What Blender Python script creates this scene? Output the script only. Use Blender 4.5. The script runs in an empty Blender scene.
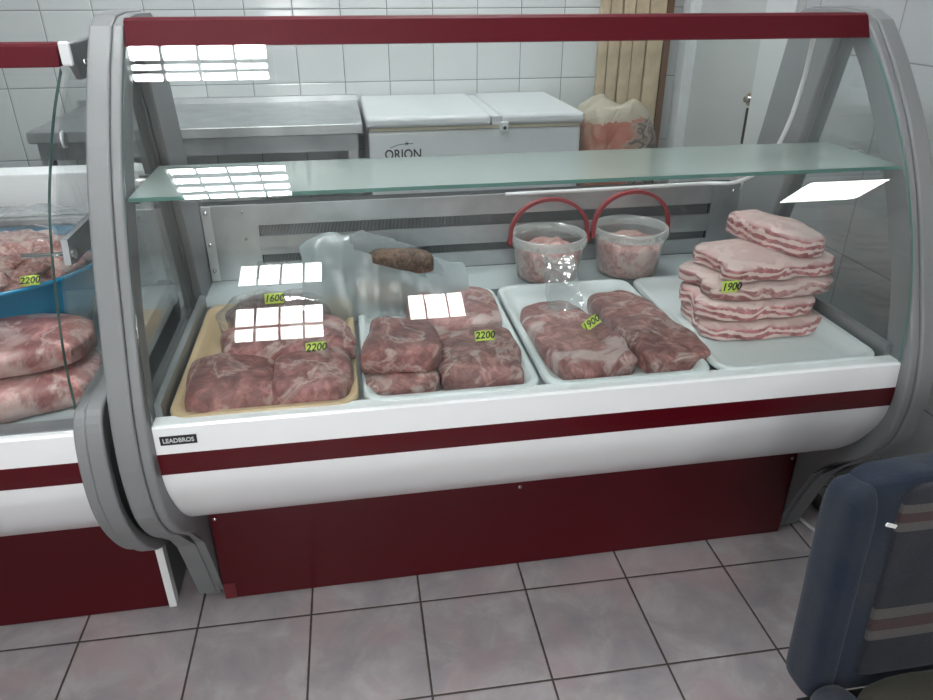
import bpy, bmesh, math, random
from mathutils import Vector, Matrix, Euler, noise
S = bpy.context.scene
C = S.collection
L = 1.685
random.seed(7)

# ------------------------------------------------------------------ materials
MATS = {}
def mat(name, col=(.5,.5,.5), rough=.5, metal=0., coat=0., spec=.5, emit=0., bump=None, vary=None, coat_rough=.1):
    if name in MATS: return MATS[name]
    m = bpy.data.materials.new(name); m.use_nodes = True
    nt = m.node_tree; b = nt.nodes['Principled BSDF']
    b.inputs['Base Color'].default_value = (*col, 1)
    b.inputs['Roughness'].default_value = rough
    b.inputs['Metallic'].default_value = metal
    b.inputs['Coat Weight'].default_value = coat
    b.inputs['Coat Roughness'].default_value = coat_rough
    b.inputs['Specular IOR Level'].default_value = spec
    if emit:
        b.inputs['Emission Color'].default_value = (*col, 1); b.inputs['Emission Strength'].default_value = emit
    tc = nt.nodes.new('ShaderNodeTexCoord')
    if vary:                                   # (scale, amount)
        n = nt.nodes.new('ShaderNodeTexNoise'); n.inputs['Scale'].default_value = vary[0]; n.inputs['Detail'].default_value = 5
        nt.links.new(tc.outputs['Object'], n.inputs['Vector'])
        r = nt.nodes.new('ShaderNodeValToRGB')
        a = vary[1]
        r.color_ramp.elements[0].position = .3; r.color_ramp.elements[1].position = .7
        r.color_ramp.elements[0].color = (*[c*(1-a) for c in col], 1)
        r.color_ramp.elements[1].color = (*[min(1, c*(1+a)) for c in col], 1)
        nt.links.new(n.outputs['Fac'], r.inputs['Fac']); nt.links.new(r.outputs['Color'], b.inputs['Base Color'])
    if bump:                                   # (scale, strength, distance)
        n = nt.nodes.new('ShaderNodeTexNoise'); n.inputs['Scale'].default_value = bump[0]; n.inputs['Detail'].default_value = 4
        nt.links.new(tc.outputs['Object'], n.inputs['Vector'])
        bp = nt.nodes.new('ShaderNodeBump'); bp.inputs['Strength'].default_value = bump[1]; bp.inputs['Distance'].default_value = bump[2]
        nt.links.new(n.outputs['Fac'], bp.inputs['Height']); nt.links.new(bp.outputs['Normal'], b.inputs['Normal'])
    MATS[name] = m
    return m

class G:
    """tiny node-graph helper"""
    def __init__(s, name):
        s.m = bpy.data.materials.new(name); s.m.use_nodes = True; s.t = s.m.node_tree
        s.b = s.t.nodes['Principled BSDF']; s.out = s.t.nodes['Material Output']; MATS[name] = s.m
    def n(s, typ, ins=None, **kw):
        x = s.t.nodes.new(typ)
        for k, v in kw.items(): setattr(x, k, v)
        for k, v in (ins or {}).items():
            if isinstance(v, bpy.types.NodeSocket): s.t.links.new(v, x.inputs[k])
            else: x.inputs[k].default_value = v
        return x
    def link(s, a, b): s.t.links.new(a, b)
    def math(s, op, a, b=0.): return s.n('ShaderNodeMath', {0: a, 1: b}, operation=op).outputs[0]
    def ramp(s, fac, stops):
        r = s.n('ShaderNodeValToRGB', {'Fac': fac}); e = r.color_ramp.elements
        while len(e) < len(stops): e.new(.5)
        for i, (p, c) in enumerate(stops):
            e[i].position = p; e[i].color = (*c, 1) if len(c) == 3 else c
        return r.outputs['Color']
    def mix(s, fac, a, b):
        x = s.t.nodes.new('ShaderNodeMix'); x.data_type = 'RGBA'
        for sock, v in ((x.inputs[0], fac), (x.inputs[6], a), (x.inputs[7], b)):
            if isinstance(v, bpy.types.NodeSocket): s.t.links.new(v, sock)
            else: sock.default_value = v if not isinstance(v, tuple) else (*v, 1)
        return x.outputs[2]

def tile_mat(name, ax, origin, size, theta, base, grout, mort, rough, marble=None, wavy=.25):
    g = G(name)
    pos = g.n('ShaderNodeNewGeometry').outputs['Position']
    mp = g.n('ShaderNodeMapping', {'Vector': pos, 'Location': (-origin[0], -origin[1], -origin[2])}, vector_type='POINT')
    rt = g.n('ShaderNodeVectorRotate', {'Vector': mp.outputs[0], 'Angle': -theta}, rotation_type='Z_AXIS')
    sp = g.n('ShaderNodeSeparateXYZ', {0: rt.outputs[0]})
    u = sp.outputs[ax[0]]; v = sp.outputs[ax[1]]
    def edge(s, sz):
        f = g.math('FRACT', g.math('DIVIDE', s, sz))
        d = g.math('MINIMUM', f, g.math('SUBTRACT', 1., f))
        return g.math('MULTIPLY', d, sz)
    d = g.math('MINIMUM', edge(u, size[0]), edge(v, size[1]))
    jit = g.n('ShaderNodeTexNoise', {'Vector': pos, 'Scale': 60.})
    d = g.math('ADD', d, g.math('MULTIPLY', g.math('SUBTRACT', jit.outputs['Fac'], .5), mort*.5))
    isg = g.math('LESS_THAN', d, mort)
    col = (*base, 1)
    if marble:
        n1 = g.n('ShaderNodeTexNoise', {'Vector': pos, 'Scale': 7., 'Detail': 8., 'Roughness': .62, 'Distortion': .5})
        c1 = g.ramp(n1.outputs['Fac'], [(.3, marble[0]), (.5, base), (.68, marble[1])])
        n2 = g.n('ShaderNodeTexNoise', {'Vector': pos, 'Scale': 4.3, 'Detail': 5., 'W': 3.}, noise_dimensions='4D')
        col = g.mix(g.ramp(n2.outputs['Fac'], [(.5, (0,0,0)), (.7, (.8,.8,.8))]), c1, marble[2])
    else:
        cu = g.math('FLOOR', g.math('DIVIDE', u, size[0])); cv = g.math('FLOOR', g.math('DIVIDE', v, size[1]))
        wn = g.n('ShaderNodeTexWhiteNoise', {'Vector': g.n('ShaderNodeCombineXYZ', {0: cu, 1: cv}).outputs[0]})
        col = g.mix(wn.outputs['Value'], tuple(c*.95 for c in base), tuple(min(1, c*1.03) for c in base))
    g.link(g.mix(isg, col, grout), g.b.inputs['Base Color'])
    g.link(g.math('ADD', g.math('MULTIPLY', isg, .5), rough), g.b.inputs['Roughness'])
    w = g.n('ShaderNodeTexNoise', {'Vector': pos, 'Scale': 14.})
    h = g.math('ADD', g.math('MULTIPLY', w.outputs['Fac'], wavy), g.math('MINIMUM', g.math('MULTIPLY', d, 150.), 1.))
    g.link(g.n('ShaderNodeBump', {'Height': h, 'Strength': .35, 'Distance': .004}).outputs[0], g.b.inputs['Normal'])
    return g.m

def glass_mat(name, tint=(.975,.99,.985), base=.035, diffuse_mix=0.):
    g = G(name)
    f = g.n('ShaderNodeLayerWeight', {'Blend': .5}).outputs['Facing']
    fac = g.math('ADD', g.math('MULTIPLY', g.math('POWER', f, 5.), 1-base), base)
    tr = g.n('ShaderNodeBsdfTransparent', {'Color': (*tint, 1)})
    gl = g.n('ShaderNodeBsdfGlossy', {'Color': (1,1,1,1), 'Roughness': 0.0})
    mx = g.n('ShaderNodeMixShader', {0: fac, 1: tr.outputs[0], 2: gl.outputs[0]})
    if diffuse_mix:  # mixes an even pale diffuse layer into the pane
        df = g.n('ShaderNodeBsdfDiffuse', {'Color': (.62,.70,.68,1)}); tl = g.n('ShaderNodeBsdfTranslucent', {'Color': (.62,.70,.68,1)})
        ds = g.n('ShaderNodeMixShader', {0: .4, 1: df.outputs[0], 2: tl.outputs[0]})
        mx = g.n('ShaderNodeMixShader', {0: diffuse_mix, 1: mx.outputs[0], 2: ds.outputs[0]})
    g.link(mx.outputs[0], g.out.inputs['Surface'])
    return g.m

def film_mat(name, col, opacity, rough=.2, gloss=.12, scale=25., bumpd=.004):
    """thin plastic film: part see-through, part milky, part shiny"""
    g = G(name)
    tc = g.n('ShaderNodeTexCoord').outputs['Object']
    nz = g.n('ShaderNodeTexNoise', {'Vector': tc, 'Scale': scale, 'Detail': 4., 'Distortion': 1.2})
    bp = g.n('ShaderNodeBump', {'Height': nz.outputs['Fac'], 'Strength': .8, 'Distance': bumpd}).outputs[0]
    tr = g.n('ShaderNodeBsdfTransparent', {'Color': (.97,.98,.98,1)})
    df = g.n('ShaderNodeBsdfDiffuse', {'Color': (*col, 1)})
    tl = g.n('ShaderNodeBsdfTranslucent', {'Color': (*col, 1)})
    milk = g.n('ShaderNodeMixShader', {0: .4, 1: df.outputs[0], 2: tl.outputs[0]})
    f = g.n('ShaderNodeLayerWeight', {'Blend': .5, 'Normal': bp}).outputs['Facing']
    op = g.math('MINIMUM', g.math('ADD', opacity, g.math('MULTIPLY', g.math('POWER', f, 3.), .5)), 1.)
    m1 = g.n('ShaderNodeMixShader', {0: op, 1: tr.outputs[0], 2: milk.outputs[0]})
    gl = g.n('ShaderNodeBsdfGlossy', {'Color': (1,1,1,1), 'Roughness': rough, 'Normal': bp})
    m2 = g.n('ShaderNodeMixShader', {0: g.math('ADD', gloss*.5, g.math('MULTIPLY', f, gloss)), 1: m1.outputs[0], 2: gl.outputs[0]})
    g.link(m2.outputs[0], g.out.inputs['Surface'])
    return g.m

def meat_mat(name, lean, lean2, fat, fatpos=.56, scale=9., seed=0., bands=None, wrap=.75, sat=None):
    """raw meat under cling film; bands=(axis frequency) lays fat and lean in layers along z"""
    g = G(name)
    tc = g.n('ShaderNodeTexCoord').outputs['Object']
    off = g.n('ShaderNodeMapping', {'Vector': tc, 'Location': (seed*3.1, seed*1.7, seed*2.3)}).outputs[0]
    n1 = g.n('ShaderNodeTexNoise', {'Vector': off, 'Scale': scale, 'Detail': 3., 'Roughness': .55, 'Distortion': 1.1})
    n2 = g.n('ShaderNodeTexNoise', {'Vector': off, 'Scale': scale*2.6, 'Detail': 6., 'Roughness': .7, 'Distortion': .8})
    lean = (lean[0]*.93, lean[1]+.014, lean[2]+.013); lean2 = (lean2[0]*.95, lean2[1]+.008, lean2[2]+.008)
    leanc = g.ramp(n2.outputs['Fac'], [(.38, lean2), (.51, lean), (.66, tuple(min(1, c*1.7+.05) for c in lean))])
    # ridged noise -> fat veins
    r = g.math('ABSOLUTE', g.math('SUBTRACT', n1.outputs['Fac'], .5))
    n3 = g.n('ShaderNodeTexNoise', {'Vector': off, 'Scale': scale*.55, 'Detail': 7., 'Roughness': .6, 'Distortion': .9})
    r3 = g.math('ABSOLUTE', g.math('SUBTRACT', n3.outputs['Fac'], .52))
    veins = g.ramp(r3, [(.0, (.75,)*3), (.010, (.35,)*3), (.03, (0,0,0))])
    patch = g.ramp(n1.outputs['Fac'], [(fatpos-.015, (0,0,0)), (fatpos+.06, (.95,)*3)])
    fm = g.math('MAXIMUM', veins, g.math('MULTIPLY', patch, g.math('ADD', g.math('MULTIPLY', n2.outputs['Fac'], .9), .35)))
    if bands:
        sp = g.n('ShaderNodeSeparateXYZ', {0: off})
        w = g.math('ADD', sp.outputs[2], g.math('MULTIPLY', n1.outputs['Fac'], bands[1]))
        s = g.math('SINE', g.math('MULTIPLY', w, bands[0]))
        band = g.ramp(g.math('ADD', g.math('MULTIPLY', s, .5), g.math('MULTIPLY', n2.outputs['Fac'], .5)),
                      [(.20, (0,0,0)), (.32, (.6,.6,.6)), (.48, (1,1,1))])
        # top and underside of a belly slab are mostly rind and fat
        nz = g.n('ShaderNodeSeparateXYZ', {0: g.n('ShaderNodeNewGeometry').outputs['Normal']}).outputs[2]
        fm = g.math('MINIMUM', g.math('MAXIMUM', g.math('MAXIMUM', band, g.math('MULTIPLY', veins, .6)), g.math('MULTIPLY', g.math('SUBTRACT', g.math('ABSOLUTE', nz), .45), 1.5)), 1.)
    fm = g.math('MINIMUM', g.math('MAXIMUM', fm, 0.), 1.)
    col = g.mix(fm, leanc, fat)
    g.link(col, g.b.inputs['Base Color'])
    g.b.inputs['Roughness'].default_value = .42
    g.b.inputs['Coat Weight'].default_value = wrap; g.b.inputs['Coat Roughness'].default_value = .16; g.b.inputs['Coat IOR'].default_value = 1.8
    g.b.inputs['Subsurface Weight'].default_value = .0
    wr = g.n('ShaderNodeTexNoise', {'Vector': g.n('ShaderNodeMapping', {'Vector': off, 'Scale': (1., 2.2, 1.)}).outputs[0], 'Scale': 34., 'Detail': 6., 'Roughness': .65, 'Distortion': 2.5})
    wrr = g.math('ABSOLUTE', g.math('SUBTRACT', wr.outputs['Fac'], .5))
    cb = g.n('ShaderNodeBump', {'Height': wrr, 'Strength': 1., 'Distance': .03}).outputs[0]
    nb = g.n('ShaderNodeBump', {'Height': n2.outputs['Fac'], 'Strength': .6, 'Distance': .008}).outputs[0]
    g.link(cb, g.b.inputs['Coat Normal']); g.link(nb, g.b.inputs['Normal'])
    return g.m

M_white = mat('white_enamel', (.86,.885,.895), .3, coat=.3)
M_red = mat('red_enamel', (.075,.002,.006), .28, spec=.35)
M_redbar = mat('red_canopy_paint', (.085,.004,.010), .55, spec=.18)
M_frame = mat('grey_frame_plastic', (.205,.213,.218), .45, spec=.4, bump=(260, .12, .001))
M_framed = mat('dark_grey_side_panel', (.20,.21,.21), .5)
M_steel = mat('brushed_steel', (.50,.52,.53), .34, metal=.85, vary=(12,.12), bump=(40,.05,.002))
M_dsteel = mat('dull_galvanised_steel', (.36,.38,.39), .45, metal=.75, vary=(8,.15))
M_deck = mat('pale_grey_deck', (.42,.47,.48), .4, metal=.2)
M_chrome = mat('chrome', (.75,.75,.76), .15, metal=1.)
M_dark = mat('dark_slot', (.012,.014,.014), .7)
M_black = mat('black_ink', (.012,.012,.014), .5)
M_edge = mat('green_glass_edge', (.10,.22,.19), .15, coat=.6)
M_glass = glass_mat('clear_glass')
M_sglass = glass_mat('side_glass', (.95,.97,.965), .05)
M_shelf = glass_mat('shelf_glass', (.92,.97,.96), .14, .36)
M_traywhite = mat('white_plastic_tray', (.66,.72,.72), .3, coat=.15)
M_traybeige = mat('beige_plastic_tray', (.52,.39,.23), .32, coat=.15)
M_cable = mat('white_cable_sheath', (.72,.73,.73), .4)
M_tag = mat('yellow_green_card', (.55,.70,.10), .6)
M_plastic_r = mat('red_handle_plastic', (.24,.03,.036), .5)
M_bucket = film_mat('frosted_bucket_plastic', (.74,.78,.77), .15, .15, .14, 6., .001)
M_rim = film_mat('frosted_rim_plastic', (.74,.79,.78), .36, .2, .14, 6., .001)
M_bag = film_mat('milky_carrier_bag', (.50,.57,.59), .55, .25, .12)
M_film = film_mat('clear_wrap', (.62,.64,.65), .10, .1, .22, 18., .006)
M_blue = mat('blue_bowl_plastic', (.012,.22,.40), .25, coat=.4)
M_gasket = mat('cream_gasket', (.50,.47,.36), .6)
M_freezer = mat('freezer_white', (.55,.58,.59), .35, coat=.1)
M_door = mat('door_paint_white', (.47,.50,.50), .4)
M_trimw = mat('trim_white', (.60,.63,.63), .35)
M_wood = mat('pale_pine', (.42,.35,.24), .6, vary=(14,.18))
M_brown = mat('dark_brown_wood', (.13,.075,.045), .6)
M_ceil = mat('ceiling_white', (.55,.57,.57), .8)
M_plaster = mat('plaster_white', (.52,.54,.54), .6)
M_plaster2 = mat('plaster_grey', (.30,.31,.32), .7)
M_tube = mat('lamp_tube', (.97,.99,1.), .5, emit=52.)
M_louvre = mat('lamp_louvre', (.5,.52,.54), .3, metal=.6)
M_pipe = mat('dark_pipe', (.06,.055,.05), .5)

M_floor = tile_mat('floor_tile', (0,1), (-.3588,.1626,0), (.3,.3), -.0128, (.345,.318,.328), (.045,.035,.03), .0028, .26,
                   ((.27,.26,.28), (.43,.405,.415), (.40,.305,.32)), .1)
M_wtile = tile_mat('back_wall_tile', (0,2), (-.7482,0,1.44), (.2,.2967), 0., (.55,.585,.58), (.17,.18,.18), .0016, .12)
M_rtile = tile_mat('side_wall_tile', (1,2), (0,.712,1.336), (.4,.3), 0., (.39,.405,.41), (.16,.16,.165), .0018, .16)

MT = [meat_mat('pork_cut_a', (.24,.062,.055), (.13,.030,.028), (.55,.40,.36), .56, 8., 1.),
      meat_mat('pork_cut_b', (.27,.075,.07), (.16,.038,.038), (.58,.44,.40), .58, 8., 2.),
      meat_mat('pork_cut_c', (.27,.09,.08), (.15,.045,.042), (.55,.43,.39), .55, 9., 4.),
      meat_mat('pork_cut_d', (.33,.115,.105), (.20,.06,.055), (.58,.46,.43), .555, 8., 6.)]
M_dmeat = meat_mat('dark_offal', (.13,.022,.022), (.05,.012,.014), (.25,.12,.11), .66, 10., 9.)
M_belly = meat_mat('pork_belly_layers', (.44,.12,.13), (.27,.06,.07), (.80,.60,.56), .5, 9., 3., bands=(300., .07))
M_rib = meat_mat('pork_rib_top', (.44,.17,.17), (.30,.09,.09), (.74,.57,.53), .46, 8., 5., bands=(260., .09))
M_mince = meat_mat('chopped_meat', (.45,.20,.18), (.28,.11,.10), (.66,.50,.45), .5, 26., 8., wrap=.4)
M_pailmeat = meat_mat('bucket_meat', (.46,.18,.17), (.30,.10,.10), (.66,.48,.42), .5, 18., 12., wrap=.5)
M_skin = meat_mat('pork_leg_skin', (.38,.13,.12), (.24,.06,.06), (.64,.49,.45), .47, 5., 15.)
M_smoked = meat_mat('smoked_meat', (.12,.045,.025), (.04,.016,.01), (.24,.13,.075), .56, 20., 18., wrap=.2)
M_fatty = mat('pale_fat', (.62,.45,.33), .4, vary=(20,.15), coat=.4)

# ------------------------------------------------------------------ mesh helpers
def mkobj(name, bm, m, parent=None, smooth=False, bevel=0., seg=2, angle=40, sub=0):
    bmesh.ops.recalc_face_normals(bm, faces=bm.faces)
    me = bpy.data.meshes.new(name); bm.to_mesh(me); bm.free()
    if isinstance(m, (list, tuple)):
        for x in m: me.materials.append(x)
    else: me.materials.append(m)
    o = bpy.data.objects.new(name, me); C.objects.link(o)
    if parent: o.parent = parent
    if smooth:
        for p in me.polygons: p.use_smooth = True
    if bevel:
        b = o.modifiers.new('bevel', 'BEVEL'); b.width = bevel; b.segments = seg; b.limit_method = 'ANGLE'; b.angle_limit = math.radians(angle)
        b.harden_normals = False
    if sub:
        s = o.modifiers.new('sub', 'SUBSURF'); s.levels = sub; s.render_levels = sub
    return o
def local(o, parent):
    """parent whose Empty is offset: keep world coordinates written in the mesh"""
    o.parent = parent; o.matrix_parent_inverse = Matrix.Translation(parent.location).inverted(); return o
def part(name, bm, m, parent, **k):
    o = mkobj(name, bm, m, None, **k)
    # re-base the mesh to the parent's origin so that it is a plain child
    root = parent; off = Vector(parent.get('_abs', parent.location))
    for v in o.data.vertices: v.co -= off
    o.parent = parent; o['_abs'] = off
    return o
def thing(name, label, cat, loc=(0,0,0), group=None):
    o = bpy.data.objects.new(name, None); o.empty_display_size = .05; C.objects.link(o); o.location = loc
    o['label'] = label; o['category'] = cat
    if group: o['group'] = group
    return o
def tag(o, label, cat, group=None):
    o['label'] = label; o['category'] = cat
    if group: o['group'] = group
    return o
def origin_to(o, p):
    p = Vector(p)
    for v in o.data.vertices: v.co -= p
    o.location = p
    return o
def struct(name, bm, m, **k):
    o = mkobj(name, bm, m, **k); o['kind'] = 'structure'; return o
def box(bm, x0, x1, y0, y1, z0, z1, mi=0):
    r = bmesh.ops.create_cube(bm, size=1)
    bmesh.ops.scale(bm, vec=(x1-x0, y1-y0, z1-z0), verts=r['verts'])
    bmesh.ops.translate(bm, vec=((x0+x1)/2, (y0+y1)/2, (z0+z1)/2), verts=r['verts'])
    for f in {f for v in r['verts'] for f in v.link_faces}: f.material_index = mi
    return r['verts']
def B(*a):
    bm = bmesh.new(); box(bm, *a); return bm
def prism(bm, pts, x0, x1):
    a = [bm.verts.new((x0, y, z)) for y, z in pts]; b = [bm.verts.new((x1, y, z)) for y, z in pts]
    n = len(pts)
    bm.faces.new(a); bm.faces.new(b[::-1])
    for i in range(n):
        bm.faces.new((a[i], b[i], b[(i+1) % n], a[(i+1) % n]))
def ladder(bm, outer, inner, x0, x1, closed=True):
    n = len(outer)
    V = [[bm.verts.new((x, y, z)) for y, z in pts] for x, pts in ((x0, outer), (x1, outer), (x0, inner), (x1, inner))]
    for i in range(n if closed else n-1):
        j = (i+1) % n
        for a, b in ((0,1),(3,2),(2,0),(1,3)):
            bm.faces.new((V[a][i], V[b][i], V[b][j], V[a][j]))
    if not closed:
        for i in (0, n-1): bm.faces.new((V[0][i], V[1][i], V[3][i], V[2][i]))
def cyl(bm, p0, p1, r0, r1=None, n=16, caps=True):
    p0 = Vector(p0); p1 = Vector(p1); r1 = r0 if r1 is None else r1
    d = p1-p0; q = d.to_track_quat('Z', 'Y').to_matrix().to_4x4()
    mtx = Matrix.Translation((p0+p1)/2) @ q
    bmesh.ops.create_cone(bm, cap_ends=caps, segments=n, radius1=r0, radius2=r1, depth=d.length, matrix=mtx)
def catmull(pts, k=6):
    P = [Vector(p) for p in pts]; P = [2*P[0]-P[1]] + P + [2*P[-1]-P[-2]]; out = []
    for i in range(1, len(P)-2):
        for j in range(k):
            t = j/k; a, b, c, d = P[i-1:i+3]
            out.append(.5*((2*b)+(-a+c)*t+(2*a-5*b+4*c-d)*t*t+(-a+3*b-3*c+d)*t**3))
    out.append(P[-2]); return out
def tube(bm, pts, r, n=10, k=6):
    P = catmull(pts, k); rings = []
    up = Vector((0,0,1))
    for i, p in enumerate(P):
        t = (P[min(i+1, len(P)-1)] - P[max(i-1, 0)]).normalized()
        u = t.cross(up)
        if u.length < .05: u = t.cross(Vector((0,1,0)))
        u.normalize(); w = u.cross(t)
        rings.append([bm.verts.new(p + r*(math.cos(a)*u + math.sin(a)*w)) for a in [2*math.pi*q/n for q in range(n)]])
    for a, b in zip(rings, rings[1:]):
        for i in range(n): bm.faces.new((a[i], a[(i+1) % n], b[(i+1) % n], b[i]))
    bm.faces.new(rings[0]); bm.faces.new(rings[-1][::-1])
def lathe(bm, prof, c=(0,0,0), n=40, cap0=False, cap1=False):
    rings = [[bm.verts.new((c[0]+r*math.cos(2*math.pi*i/n), c[1]+r*math.sin(2*math.pi*i/n), c[2]+z)) for i in range(n)] for r, z in prof]
    for a, b in zip(rings, rings[1:]):
        for i in range(n): bm.faces.new((a[i], a[(i+1) % n], b[(i+1) % n], b[i]))
    if cap0: bm.faces.new(rings[0])
    if cap1: bm.faces.new(rings[-1])
def blob(sx, sy, sz, seed=0, e=3.2, ez=2.6, amp=.18, fr=3., flat=True, cuts=20, taper=0., sag=0.):
    """a lump with squarish plan: superellipsoid pushed about by noise; base sits at z=0"""
    bm = bmesh.new()
    bmesh.ops.create_cube(bm, size=2)
    bmesh.ops.subdivide_edges(bm, edges=bm.edges, cuts=cuts, use_grid_fill=True)
    for v in bm.verts:
        c = v.co.copy()
        d = (abs(c.x)**e + abs(c.y)**e)**(1/e) if (c.x or c.y) else 0
        t = ((d**ez + abs(c.z)**ez)**(1/ez))
        c = c/t
        p = Vector((c.x*sx/.1*.5, c.y*sy/.1*.5, c.z*sz/.1*.5)) + Vector((seed*7.3, seed*3.1, seed*5.7))
        q = noise.noise_vector(p*fr*.35)*amp + noise.noise_vector(p*fr*.9)*amp*.35
        c.x *= 1 + taper*c.y; c.z *= 1 - sag*(c.x**2)
        h = Vector((c.x*sx/2, c.y*sy/2, c.z*sz/2)) + Vector((q.x*sx*.35, q.y*sy*.35, q.z*sz*.5))
        if c.z < -.15: h.z = -sz/2*(.85+.15*abs(c.z))
        v.co = h + Vector((0, 0, sz/2))
    z0 = min(v.co.z for v in bm.verts)
    for v in bm.verts: v.co.z -= z0
    return bm
def meat(name, label, cat, m, loc, size, rz=0., seed=0, group=None, **k):
    o = mkobj(name, blob(*size, seed=seed, **k), m, smooth=True)
    o.location = loc; o.rotation_euler = (0, 0, math.radians(rz))
    return tag(o, label, cat, group)

def text_mesh(s, size, m, name, parent, loc, rot, bold=.0, shear=0., align='CENTER', depth=.0004, sx=1.):
    cu = bpy.data.curves.new(name, 'FONT'); cu.body = s; cu.size = size; cu.extrude = depth; cu.offset = bold
    cu.shear = shear; cu.align_x = align; cu.align_y = 'CENTER'; cu.resolution_u = 3
    t = bpy.data.objects.new(name, cu); C.objects.link(t)
    dg = bpy.context.evaluated_depsgraph_get(); dg.update()
    me = bpy.data.meshes.new_from_object(t.evaluated_get(dg)); bpy.data.objects.remove(t)
    me.materials.clear(); me.materials.append(m)
    for v in me.vertices: v.co.x *= sx
    o = bpy.data.objects.new(name, me); C.objects.link(o); o.parent = parent; o.location = loc; o.rotation_euler = rot
    return o

# ------------------------------------------------------------------ room shell
X0, X1, Y0, Y1, ZC = -3.2, 2.03, -3.0, 2.1365, 3.25
XR, YR = 4.6, -.15
struct('floor', B(X0-.1, XR+.1, Y0-.1, Y1+.1, -.08, 0), M_floor)
# the ceiling has the two lamp recesses filled by the lamps themselves, which hang flush below it
struct('ceiling', B(X0-.1, XR+.1, Y0-.1, Y1+.1, ZC, ZC+.08), M_ceil)
struct('wall_back', B(X0, X1, Y1, Y1+.1, 0, ZC), M_wtile)
struct('wall_left', B(X0-.1, X0, Y0, Y1, 0, ZC), M_plaster)
bm = bmesh.new()
box(bm, X1, X1+.1, YR, 1.20, 0, ZC); box(bm, X1, X1+.1, 1.20, Y1, 2.35, ZC)
struct('wall_right', bm, M_rtile)
struct('wall_alcove', B(X1+.1, XR, YR, YR+.1, 0, ZC), M_plaster)
struct('wall_far_right', B(XR, XR+.1, Y0, YR+.1, 0, ZC), M_plaster)
# wall behind the viewer with a tall barred window and a smaller one
WX0, WX1, WZ0, WZ1 = -.36, .24, 1.02, 2.92
VX0, VX1, VZ0, VZ1 = .72, 1.16, 1.36, 2.06
bm = bmesh.new()
box(bm, X0, WX0, Y0-.12, Y0, 0, ZC); box(bm, WX0, WX1, Y0-.12, Y0, 0, WZ0); box(bm, WX0, WX1, Y0-.12, Y0, WZ1, ZC)
box(bm, WX1, VX0, Y0-.12, Y0, 0, ZC); box(bm, VX0, VX1, Y0-.12, Y0, 0, VZ0); box(bm, VX0, VX1, Y0-.12, Y0, VZ1, ZC)
box(bm, VX1, XR, Y0-.12, Y0, 0, ZC)
struct('wall_front', bm, M_plaster2)
bm = bmesh.new()
for z0, z1 in ((WZ0, WZ0+.05), (1.45,1.53), (1.96,2.42), (WZ1-.05, WZ1)): box(bm, WX0, WX1, Y0-.07, Y0-.03, z0, z1)
for x in (WX0+.01, WX1-.01): box(bm, x-.02, x+.02, Y0-.07, Y0-.03, WZ0, WZ1)
for k in (1,2,3): x = WX0+(WX1-WX0)*k/4; box(bm, x-.007, x+.007, Y0-.06, Y0-.04, WZ0, WZ1)
struct('window_1', bm, M_plaster2)
bm = bmesh.new()
for z in (VZ0+.02, VZ1-.02): box(bm, VX0, VX1, Y0-.07, Y0-.03, z-.02, z+.02)
for x in (VX0+.02, VX1-.02): box(bm, x-.02, x+.02, Y0-.07, Y0-.03, VZ0, VZ1)
for k in (1,2): x = VX0+(VX1-VX0)*k/3; box(bm, x-.005, x+.005, Y0-.06, Y0-.04, VZ0, VZ1)
struct('window_2', bm, M_plaster2)
# door in the right wall
bm = bmesh.new(); box(bm, X1+.02, X1+.06, 1.42, 2.02, .01, 2.24)
dr = struct('door_1', bm, M_door)
bm = bmesh.new(); box(bm, X1+.008, X1+.019, 1.455, 1.480, .95, 1.09)
o = mkobj('lock_plate', bm, M_dark, dr)
bm = bmesh.new(); cyl(bm, (X1+.004,1.467,1.125), (X1+.0195,1.467,1.125), .024, n=24); cyl(bm, (X1-.012,1.467,1.125), (X1+.0035,1.467,1.125), .012, n=20)
mkobj('lock_cylinder', bm, M_chrome, dr)
bm = bmesh.new()
box(bm, X1-.015, X1+.06, 1.20, 1.42, 0, 2.35); box(bm, X1-.03, X1-.014, 1.203, 1.225, 0, 2.35)
box(bm, X1-.015, X1+.06, 2.02, Y1-.001, 0, 2.35); box(bm, X1-.03, X1-.014, 2.023, 2.045, 0, 2.35)
box(bm, X1-.015, X1+.06, 1.42, 2.02, 2.24, 2.35)
struct('trim_1', bm, M_trimw)

# ------------------------------------------------------------------ ceiling lamps (four-tube louvred troffers)
def lamp(x, y):
    t = thing('ceiling_lamp', '', 'ceiling lamp', (x, y, ZC-.08), 'louvred ceiling lamps')
    a = .3
    bm = bmesh.new()
    box(bm, -a, a, -a, a, .07, .08, 1)
    for s in (-1, 1):
        box(bm, s*a-.012, s*a+.012, -a-.012, a+.012, 0, .08); box(bm, -a, a, s*a-.012, s*a+.012, 0, .08)
    mkobj('housing', bm, [M_trimw, M_dark], t)
    for k in range(4):
        yy = -.225+.15*k
        bm = bmesh.new(); box(bm, -a+.02, a-.02, yy-.032, yy+.032, .03, .05)
        mkobj('tube', bm, M_tube, t)
    bm = bmesh.new()
    for k in range(5): box(bm, -a, a, -.3+.15*k-.038 if k else -.3, -.3+.15*k+.038 if k < 4 else .3, .032, .034)
    mkobj('reflector_gap', bm, M_dark, t)
    bm = bmesh.new()
    for k in range(1, 4): box(bm, -a+.6*k/4-.005, -a+.6*k/4+.005, -a, a, .0, .028)
    for k in range(5): yy = -.3+.15*k; box(bm, -a, a, yy-.01, yy+.01, .0, .028)
    mkobj('louvre', bm, M_louvre, t)
    return t
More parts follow.
